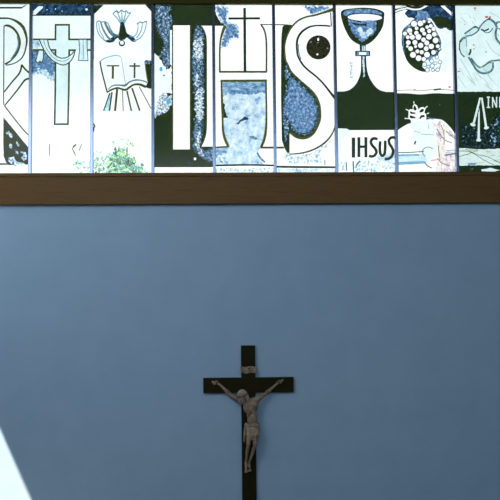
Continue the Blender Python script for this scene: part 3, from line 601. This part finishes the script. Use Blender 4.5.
p.curve('crown_of_thorns', 'palecyan', [(459.8, 42), (465, 34.4), (475, 27.4), (484, 21.6), (489, 18.6), (495, 23), (495.6, 34), (500, 45), (492, 38), (492, 30), (486, 32), (480, 31), (472, 35.4), (467, 38), (467, 47), (470, 55), (464.6, 57), (460.6, 52)])
p.curve('crown_of_thorns', 'palecyan', [(468.4, 56), (476, 64), (480, 67), (490, 61.4), (500, 59.6), (494, 63), (492, 70), (486, 73), (480, 72.4), (475, 68)])
for q, w, m_ in th: p.line('crown_of_thorns', m_, q, w)
p.poly('crown_of_thorns', 'dark', [(474, 27.6), (475, 25.8), (478, 28)]); p.ell('crown_of_thorns', 'dark', 460.4, 41.6, 1.0, .8); p.poly('crown_of_thorns', 'dark', [(487.6, 20), (489, 17.4), (490.4, 20)])
for q in ([(458, 15), (463, 13.6), (470, 13)], [(460, 58), (468, 72), (476, 86)], [(465, 66), (474, 78), (482, 88)], [(481, 76), (487, 84), (491, 89)], [(487, 72), (492, 80), (500, 88)], [(476, 38), (482, 46), (488, 52)], [(486, 40), (492, 50), (500, 56)], [(490, 12), (500, 18)], [(470, 80), (478, 90)], [(496, 66), (500, 70)], [(458, 76), (466, 88)], [(474, 44), (476, 48)]):
    p.line('scratch', 'palecyan' if random.random() < .3 else 'cyanline', q, .35)
for k in range(34):
    x = random.uniform(457, 503); y = random.uniform(12, 84); l = random.uniform(4, 11); a = random.uniform(.7, 1.1)
    p.line('scratch', random.choice(('cyanline', 'thin', 'palecyan')), [(x, y), (x+l*.5*math.cos(a)+random.uniform(-.5, .5), y+l*.5*math.sin(a)), (x+l*math.cos(a), min(y+l*math.sin(a), 90))], .3)
for x, y, a, b in ((475, 8.2, 1.3, .8), (475, 10, 1, .4), (486.6, 17, 1.8, 1.1), (490, 17, 1.2, .8), (459, 71.4, 1.6, .6), (485, 5.8, .9, .4), (464.8, 24.2, .6, .5)): p.ell('red_mark', 'red', x, y, a, b)
for x, y in ((473.4, 45), (474, 49), (486, 52), (497, 22)): p.ell('scratch', 'greyline', x, y, .7)
p.rough('dark_field', 'dark', [(454, 91.8), (470, 91.6), (490, 91.6), (520, 92), (520, 149), (500, 148.6), (480, 149.6), (466, 148.4), (454, 149)], .3)
p.rough('dark_field', 'glitter', [(460, 122), (472, 128), (488, 130), (494, 116), (505, 112), (518, 118), (518, 147), (480, 148), (462, 147)], .8)
p.rough('dark_field', 'fleck', [(491, 136), (496, 118), (500, 124), (498, 140), (494, 146)], .8)
p.rough('white_band', 'scratch', [(454, 148.4), (466, 148), (480, 149.4), (500, 148.6), (520, 149), (520, 165), (454, 165)], .5)
p.rough('white_band', 'band', [(468, 163), (475, 162.6), (476, 165), (468, 165.4)], .3)
for q in ([(457, 151), (470, 152), (484, 160), (494, 165)], [(466, 149), (476, 154), (488, 157), (500, 163)], [(458, 157), (468, 154), (478, 150)]): p.line('white_band', 'thin', q, .6)
p.rough('dark_foot', 'dark', [(454, 165.4), (520, 165.4), (520, 174), (454, 174)], .3)
p.rough('dark_foot', 'pale', [(481, 169.6), (486, 168.8), (490, 168), (496, 169), (500, 170), (494, 171.6), (482, 171.4)], .3)
p.ell('dark_foot', 'thin', 472, 169, 1.4, .5)
for a, b, w, w1 in (((480.2, 97.6), (473.8, 123), 1.7, 2.3), ((481.8, 97.6), (486, 126.4), 1.6, 2.3), ((479, 108), (478.7, 139), 1.3, 2.5)): p.line('nail_trio', 'warm', [a, b], w, w1=w1)
p.line('nail_trio', 'dark', [(481, 99.5), (479.3, 108), (478.5, 112)], .8)
p.ell('nail_trio', 'pale', 472.9, 124.6, 2.7, 1.7, rot=.3); p.ell('nail_trio', 'pale', 486.4, 127.8, 2.5, 1.5, rot=-.2); p.ell('nail_trio', 'pale', 478.7, 140.2, 2.6, 1.3)
for q in ([(488.4, 97), (488.4, 107.6)], [(486.8, 97.2), (490, 97.2)], [(486.8, 107.4), (490, 107.4)], [(492.6, 107.6), (492.6, 97)], [(492.6, 97.4), (496.4, 107.2)], [(496.6, 107.6), (496.6, 96.8)], [(499.8, 107.6), (499.8, 97)], [(506.4, 97), (506.4, 107.6)]): p.line('letter', 'pale', q, 1.2)
p.line('letter', 'pale', [(499.8, 97.4), (502.6, 97.8), (503, 101), (500, 102.6), (503.6, 107.4)], 1.2)
p.build('painted_glass_pane', glassmat('clear_glass_i', (230, 240, 240)), label='painted glass pane with crown of thorns over three white nails and white lettering', category=CAT, group=GRP)

# ------------------------------------------------------------------ foliage outside
def leafmat(name, a, b):
    m, nt, out = newmat(name); n = noise(nt, 9, 3)
    r = ramp(nt, n.outputs['Fac'], [(.35, a), (.65, b)])
    d = nt.nodes.new('ShaderNodeBsdfDiffuse'); t = nt.nodes.new('ShaderNodeBsdfTranslucent'); mx = nt.nodes.new('ShaderNodeMixShader')
    nt.links.new(r.outputs[0], d.inputs[0]); nt.links.new(r.outputs[0], t.inputs[0])
    nt.links.new(d.outputs[0], mx.inputs[1]); nt.links.new(t.outputs[0], mx.inputs[2]); mx.inputs[0].default_value = .5
    nt.links.new(mx.outputs[0], out.inputs[0]); return m
LM = [leafmat('teal_leaf', (56, 114, 124), (94, 158, 164)), leafmat('green_leaf', (92, 158, 112), (140, 200, 146)), leafmat('pale_leaf', (130, 180, 160), (180, 212, 190))]
def tree(label, Y, blobs, trunkpx):
    base = P(trunkpx, 173, Y); root = empty('leafy_tree', (base.x, Y, -.02), label=label, category='tree', group='trees outside the window'); o = Vector(root.location)
    bm = bmesh.new()
    for cx, cy, rx, ry, n in blobs:
        c = P(cx, cy, Y); kx = (P(cx+rx, cy, Y)-c).length; kz = (P(cx, cy-ry, Y)-c).length
        for k in range(n):
            while True:
                v = Vector([random.uniform(-1, 1) for _ in range(3)])
                if v.length < 1: break
            q = Vector((c.x+v.x*kx, Y+v.y*kx*.7, c.z+v.z*kz))-o
            s = random.uniform(.014, .034); rot = Quaternion([random.gauss(0, 1) for _ in range(4)]).normalized()
            pts = [(-s, 0, 0), (-.3*s, .55*s, .1*s), (.5*s, .45*s, .1*s), (1.2*s, 0, 0), (.5*s, -.45*s, .1*s), (-.3*s, -.55*s, .1*s)]
            f_ = bm.faces.new([bm.verts.new(q+rot @ Vector(t)) for t in pts]); f_.material_index = random.choices((0, 1, 2), (.45, .35, .2))[0]
    me = bpy.data.meshes.new('foliage'); bm.to_mesh(me); bm.free()
    for m in LM: me.materials.append(m)
    link('foliage', me, root)
    bm = bmesh.new()
    c = P(blobs[0][0], blobs[0][1], Y)
    def limb(a, b, r0, r1):
        d = b-a; mt = Matrix.Translation((a+b)/2) @ d.to_track_quat('Z', 'Y').to_matrix().to_4x4()
        bmesh.ops.create_cone(bm, cap_ends=True, segments=8, radius1=r0, radius2=r1, depth=d.length, matrix=mt)
    top = Vector((0, 0, c.z-.5)); limb(Vector((0, 0, 0)), top, .09, .04)
    for cx, cy, rx, ry, n in blobs:
        w = P(cx, cy+4, Y)-o; limb(top, w, .03, .008)
    me = bpy.data.meshes.new('trunk'); bm.to_mesh(me); bm.free(); me.materials.append(MW['bark']); link('trunk', me, root)
tree('green leafy treetop outside, rising into the foot of the pane with the dove', 1.6,
     [(124, 166, 16, 9, 190), (118, 158, 11, 9, 100), (112, 164, 7, 11, 66), (130, 160, 7, 6, 44), (139, 169, 7, 5, 30), (120, 152, 7, 6, 26), (127, 143, 8, 6, 14), (115, 143, 4, 4, 7), (124, 176, 30, 10, 500)], 124)
tree('small pale green treetop outside, behind the mullion left of the dove pane', 2.4,
     [(96, 168, 10, 9, 90), (100, 162, 7, 10, 50), (80, 168, 8, 8, 30), (97, 154, 4, 4, 12), (92, 180, 22, 9, 200)], 92)

# ------------------------------------------------------------------ crucifix
CT = .04
bz = P(250, 528).z
croot = empty('crucifix', (P(249.6, 500).x, 0, bz), label='dark wooden crucifix with grey-brown carved figure hanging on the blue wall', category='crucifix')
co = Vector(croot.location)
ux0, ux1 = P(242.3, 500, -CT).x, P(256.6, 500, -CT).x
utop = P(248, 345.4, -CT).z
bx0, bx1 = P(203.3, 385.5, -CT).x, P(293.7, 385, -CT).x
bzt, bzb = P(248, 377.5, -CT).z, P(248, 392.7, -CT).z
box('upright', (ux0, -CT, bz), (ux1, -.001, utop), MW['crosswood'], croot, co, .003)
# crossbar halved over the upright: one mesh, standing 1.5 mm proud
box('crossbar', (bx0, -CT-.0015, bzb), (bx1, -.002, bzt), MW['crosswood_h'], croot, co, .003)
# scroll plaque
def plaque():
    bm = bmesh.new(); a = P(240.4, 367, -.05); b = P(256.8, 373, -.05); cx = (a.x+b.x)/2; w = (b.x-a.x); cz = P(248.6, 369.9, -.05).z; h = .068
    nx, nz = 24, 6; grid = []
    for j in range(nz+1):
        row = []
        for i in range(nx+1):
            u = i/nx*2-1; v = j/nz*2-1
            y = -.052 - .006*math.cos(u*7) - .004*abs(u)**4*2
            row.append(bm.verts.new(Vector((cx+u*w/2*(1+.03*v), y, cz+v*h/2*(1-.14*u*u) + .004*math.sin(u*5)))-co))
        grid.append(row)
    for j in range(nz):
        for i in range(nx): bm.faces.new((grid[j][i], grid[j][i+1], grid[j+1][i+1], grid[j+1][i]))
    r = bmesh.ops.extrude_face_region(bm, geom=bm.faces[:])
    for v in r['geom']:
        if isinstance(v, bmesh.types.BMVert): v.co.y += .012
    bmesh.ops.recalc_face_normals(bm, faces=bm.faces[:])
    for f_ in bm.faces: f_.smooth = True
    me = bpy.data.meshes.new('scroll_plaque'); bm.to_mesh(me); bm.free(); me.materials.append(MW['plaque'])
    pl = link('scroll_plaque', me, croot)
    bm = bmesh.new(); q = P(248.6, 368.4, -.066)
    bmesh.ops.create_uvsphere(bm, u_segments=10, v_segments=6, radius=.008, matrix=Matrix.Translation(q-co) @ Matrix.Diagonal((1, .5, 1, 1)))
    me = bpy.data.meshes.new('nail_head'); bm.to_mesh(me); bm.free(); me.materials.append(MW['iron']); link('nail_head', me, pl)
plaque()

# carved body: tapered volumes fused into one continuous surface
def capsule(bm, a, b, ra, rb, flat=1.0, seg=14):
    d = b-a; L = d.length
    if L < 1e-6: return
    q = d.to_track_quat('Z', 'Y'); prof = []
    for k in range(5): t = math.pi/2*(1-k/4); prof.append((-math.sin(t)*ra, math.cos(t)*ra))
    for k in range(5): t = math.pi/2*(k/4); prof.append((L+math.sin(t)*rb, math.cos(t)*rb))
    rings = []
    for z, r in prof:
        rings.append([bm.verts.new(a + q @ Vector((max(r, 1e-5)*math.cos(w), max(r, 1e-5)*math.sin(w), z))) for w in (2*math.pi*i/seg for i in range(seg))])
    for i in range(len(rings)-1):
        for j in range(seg): bm.faces.new((rings[i][j], rings[i][(j+1) % seg], rings[i+1][(j+1) % seg], rings[i+1][j]))
    bm.faces.new(rings[0][::-1]); bm.faces.new(rings[-1])
def ellip(bm, c, r, rot=None):
    mt = Matrix.Translation(c)
    if rot is not None: mt = mt @ rot.to_4x4()
    bmesh.ops.create_uvsphere(bm, u_segments=20, v_segments=12, radius=1, matrix=mt @ Matrix.Diagonal((*r, 1)))
def fused(name, bm, mat, parent, voxel=.003, sm=4, fac=.5):
    me = bpy.data.meshes.new(name); bm.to_mesh(me); bm.free()
    o = link(name, me, parent)
    m = o.modifiers.new('r', 'REMESH'); m.mode = 'VOXEL'; m.voxel_size = voxel; m.use_smooth_shade = True
    s = o.modifiers.new('s', 'SMOOTH'); s.iterations = sm; s.factor = fac
    dg = bpy.context.evaluated_depsgraph_get(); dg.update()
    m2 = bpy.data.meshes.new_from_object(o.evaluated_get(dg)); o.modifiers.clear(); o.data = m2
    m2.name = name; m2.materials.clear(); m2.materials.append(mat)
    for f_ in m2.polygons: f_.use_smooth = True
    return o
def Q(px, py, Y): return P(px, py, Y)-co
bm = bmesh.new()
# torso
neck = Q(247.2, 402, -.105)
chest = Q(249.6, 406, -.105)
ellip(bm, Q(250.4, 406.5, -.102), (.072, .048, .082))
ellip(bm, Q(247.0, 404.5, -.130), (.032, .026, .030)); ellip(bm, Q(254.2, 404.5, -.130), (.032, .026, .030))   # pectorals
ellip(bm, Q(252.2, 419, -.096), (.050, .032, .085)); ellip(bm, Q(252.5, 419.5, -.112), (.032, .020, .05))
ellip(bm, Q(252.2, 427.5, -.098), (.062, .044, .055))
for sx, dy in ((-1, 0), (1, 0)):           # edge of the ribcage
    capsule(bm, Q(251, 409.0, -.152), Q(251.6+sx*4.2, 415.6, -.128), .009, .011)
    for k in range(3): capsule(bm, Q(250.6+sx*2.6, 406.4+k*2.2, -.144), Q(250.9+sx*(5.8-k*.6), 407.4+k*2.4, -.116), .0055, .006)
capsule(bm, Q(249.6, 402, -.10), Q(244.8, 398, -.13), .032, .028)      # neck
# arms
for side, sh, el, wr, pm, tips in ((-1, (241.6, 400.6), (229.6, 394.0), (220.2, 385.0), (216.6, 382.6), ((211.9, 381.0), (212.2, 382.6), (213.2, 384.0), (214.6, 384.8))),
                                   (1, (256.8, 399.6), (266.0, 393.2), (275.6, 385.0), (279.0, 381.8), ((283.4, 379.2), (283.0, 380.8), (282.0, 382.2), (281.0, 383.4)))):
    S = Q(*sh, -.10); E_ = Q(*el, -.075); W_ = Q(*wr, -.062); H_ = Q(*pm, -.060)
    capsule(bm, Q(249.8, 401.4, -.10), S, .036, .033)
    capsule(bm, S, E_, .026, .018); capsule(bm, S.lerp(E_, .3), S.lerp(E_, .6), .024, .021)
    capsule(bm, E_, W_, .019, .0115); capsule(bm, E_.lerp(W_, .15), E_.lerp(W_, .45), .020, .017)
    capsule(bm, W_, H_, .0115, .014); ellip(bm, H_, (.021, .010, .017))
    for k, tp in enumerate(tips):
        kn = H_.lerp(Q(*tp, -.060), .45) + Vector((0, -.010, 0)); capsule(bm, H_.lerp(kn, .4), kn, .0065, .0062); capsule(bm, kn, Q(*tp, -.062), .0062, .0048)
    th0 = H_.lerp(W_, .5); capsule(bm, th0, th0+Vector((side*.006, -.012, .024)), .007, .0065); capsule(bm, th0+Vector((side*.006, -.012, .024)), th0+Vector((side*.026, -.016, .034)), .0065, .005)
# legs
for hip, knee, ank, toe, yk in (((249.4, 430), (248.4, 444), (245.9, 462.0), (246.2, 470.6), -.150), ((255.4, 430), (255.0, 445.2), (249.0, 463.0), (249.6, 469.6), -.140)):
    Hh = Q(*hip, -.095); K = Q(*knee, yk); A_ = Q(*ank, -.078 if hip[0] < 252 else -.072)
    capsule(bm, Hh, K, .036, .021); capsule(bm, Hh.lerp(K, .2), Hh.lerp(K, .6), .034, .027); ellip(bm, K+Vector((0, -.006, 0)), (.021, .021, .026))
    capsule(bm, K, A_, .019, .0115); capsule(bm, K.lerp(A_, .18)+Vector((0, .010, 0)), K.lerp(A_, .5)+Vector((0, .006, 0)), .0195, .0165)
    F_ = Q(*toe, -.100); capsule(bm, A_, A_.lerp(F_, .55), .0145, .0145); capsule(bm, A_.lerp(F_, .45), F_, .0145, .011)
    for k in range(5):
        t = F_ + Vector(((k-2)*.0058, -.004, -.002)); capsule(bm, t, t+Vector(((k-2)*.001, -.006, -.012-.002*(2-abs(k-1)))), .0052, .0045)
# head: fallen to the left and forward
HC = Q(242.6, 396.8, -.150)
up = Vector((-.30, -.34, .89)).normalized(); face = Vector((-.12, -.80, -.46)); face = (face-up*face.dot(up)).normalized(); sidev = up.cross(face).normalized()
RM = Matrix((sidev, -face, up)).transposed()
def HL(s, f_, u): return HC + sidev*s + face*f_ + up*u
ellip(bm, HL(0, -.006, .012), (.043, .050, .050), RM); ellip(bm, HL(0, .010, -.022), (.033, .036, .040), RM)
ellip(bm, HL(0, .030, -.050), (.020, .018, .022), RM)                                  # bearded chin
capsule(bm, HL(0, .042, .004), HL(0, .056, -.020), .006, .0085)                       # nose
capsule(bm, HL(-.026, .036, .008), HL(.026, .036, .008), .007, .007)                  # brow
for s in (-1, 1):
    ellip(bm, HL(s*.016, .040, -.004), (.009, .006, .005), RM); ellip(bm, HL(s*.022, .032, -.020), (.012, .010, .010), RM)
    ellip(bm, HL(s*.043, -.004, -.010), (.006, .011, .017), RM)
capsule(bm, HL(-.010, .044, -.034), HL(.010, .044, -.034), .0045, .0045); capsule(bm, HL(-.009, .043, -.041), HL(.009, .043, -.041), .005, .005)
capsule(bm, HL(0, -.02, -.03), Q(247.4, 401.4, -.11), .032, .032)
body = fused('carved_figure', bm, MW['carving'], croot, .0026, 3)
# hair and crown
bm = bmesh.new()
ellip(bm, HL(0, -.016, .022), (.047, .050, .046), RM)
for k in range(26):
    a = math.radians(50+k*260/25); s, f_ = math.sin(a)*-.048, math.cos(a)*.046-.012
    z1 = -.045-.02*random.random(); b = HL(s*.95, f_, .02); e = HL(s*1.12+random.uniform(-.004, .004), f_-.006, z1)
    mdl = b.lerp(e, .5)+sidev*random.uniform(-.006, .006); capsule(bm, b, mdl, .009, .008, seg=8); capsule(bm, mdl, e, .008, .004, seg=8)
fused('hair', bm, MW['hair'], body, .003, 2)
bm = bmesh.new()
for st in range(2):
    prev = None
    for k in range(41):
        a = 2*math.pi*k/40; r = .0485+.003*math.sin(a*7+st*3); q = HL(math.sin(a)*r, math.cos(a)*(r+.002)-.006, .022+.004*math.sin(a*6+st*math.pi))
        if prev is not None: capsule(bm, prev, q, .0045, .0045, seg=6)
        prev = q
        if st == 0 and k % 4 == 0:
            dq = (q-HL(0, -.006, .02)).normalized(); capsule(bm, q, q+dq*.014+up*random.uniform(-.008, .01), .003, .001, seg=6)
me = bpy.data.meshes.new('crown_of_thorns'); bm.to_mesh(me); bm.free(); me.materials.append(MW['thorns']); link('crown_of_thorns', me, body)
# loincloth
bm = bmesh.new(); rows = [(423.6, 251.9, 6.1, .050), (425.2, 251.9, 6.9, .056), (428, 252, 7.2, .060), (431.5, 252, 6.9, .062), (434.5, 252, 6.5, .060), (436.8, 251.8, 6.1, .057), (438.4, 251.5, 5.7, .052)]
N = 48; rings = []
for j, (py, cx, rx, ry) in enumerate(rows):
    c = Q(cx, py, -.102-.004*j); R_ = rx*.0101; ring = []
    for i in range(N):
        a = 2*math.pi*i/N; m = 1+.06*math.sin(9*a+j*.9)+.045*math.sin(17*a-j*1.4)
        ring.append(bm.verts.new(c+Vector((math.cos(a)*R_*m, math.sin(a)*ry*m, .012*math.sin(a*2+1)+(-.02*math.cos(a) if j > 4 else 0)))))
    rings.append(ring)
for j in range(len(rings)-1):
    for i in range(N): bm.faces.new((rings[j][i], rings[j][(i+1) % N], rings[j+1][(i+1) % N], rings[j+1][i]))
bm.faces.new(rings[0]); bm.faces.new(rings[-1][::-1])
bmesh.ops.recalc_face_normals(bm, faces=bm.faces[:])
for k in range(4): capsule(bm, Q(249.4+k*.5, 426+k*2.5, -.166), Q(258.0, 425.4+k*2.7, -.150), .007, .010)   # swags
for k in range(4): capsule(bm, Q(246.6-k*.5, 426, -.125-.012*k), Q(245.3-k*.5, 438+k*1.0, -.118-.012*k), .0095, .0075)
for k in range(3): capsule(bm, Q(245.2-k*.4, 437, -.120-.012*k), Q(244.6-k*.2, 442.2-k*.8, -.114-.01*k), .0085, .006)
capsule(bm, Q(256.6, 426.5, -.14), Q(258.2, 434.5, -.125), .010, .008)
fused('loincloth', bm, MW['cloth'], body, .003, 2, .4)
# nails through hands and feet
for q in (Q(217, 383, -.056), Q(278.6, 382.2, -.056), Q(248.4, 467.8, -.104)):
    bm = bmesh.new(); capsule(bm, q, q+Vector((0, -.020, 0)), .0035, .0035, seg=8); bmesh.ops.create_cone(bm, cap_ends=True, segments=12, radius1=.007, radius2=.007, depth=.004, matrix=Matrix.Translation(q+Vector((0, -.022, 0))) @ Matrix.Rotation(math.pi/2, 4, 'X'))
    me = bpy.data.meshes.new('nail'); bm.to_mesh(me); bm.free(); me.materials.append(MW['iron']); link('nail', me, croot)

# ------------------------------------------------------------------ light
w = bpy.data.worlds.new('sky'); bpy.context.scene.world = w; w.use_nodes = True
bg = w.node_tree.nodes['Background']; bg.inputs[0].default_value = (.965, .99, 1.0, 1); bg.inputs[1].default_value = 1.5
sd = Vector((1, .42, slope)).normalized()          # sun comes in through the side window
sl = bpy.data.lights.new('sun', 'SUN'); sl.energy = 44; sl.angle = math.radians(.7); sl.color = (1.0, .76, .55)
so = bpy.data.objects.new('sun', sl); C.objects.link(so); so.rotation_euler = sd.to_track_quat('-Z', 'Y').to_euler(); so.location = (-9, -4, 9)
def area(name, loc, target, sx, sy, e, col):
    l = bpy.data.lights.new(name, 'AREA'); l.shape = 'RECTANGLE'; l.size = sx; l.size_y = sy; l.energy = e; l.color = col
    o = bpy.data.objects.new(name, l); C.objects.link(o); o.location = loc
    o.rotation_euler = (Vector(target)-Vector(loc)).to_track_quat('-Z', 'Y').to_euler(); return o
area('side_fill', (XL+.1, -4.4, 4.9), (-.4, 0, 3.4), 3.4, 1.8, 120, (1, .97, .94))  # added fill lamp that brightens the wall's upper left; no opening behind it
area('rear_fill', (0.8, -11, 5.3), (0.6, 0, 3.2), 7, 1.3, 185, (.84, .94, 1.0))  # added fill lamp inside the closed room, placed to brighten the lower mullions

vs = bpy.context.scene.view_settings
vs.view_transform = 'Standard'; vs.look = 'None'; vs.gamma = 1; vs.use_curve_mapping = False; vs.exposure = 0
bpy.context.scene.display_settings.display_device = 'sRGB'
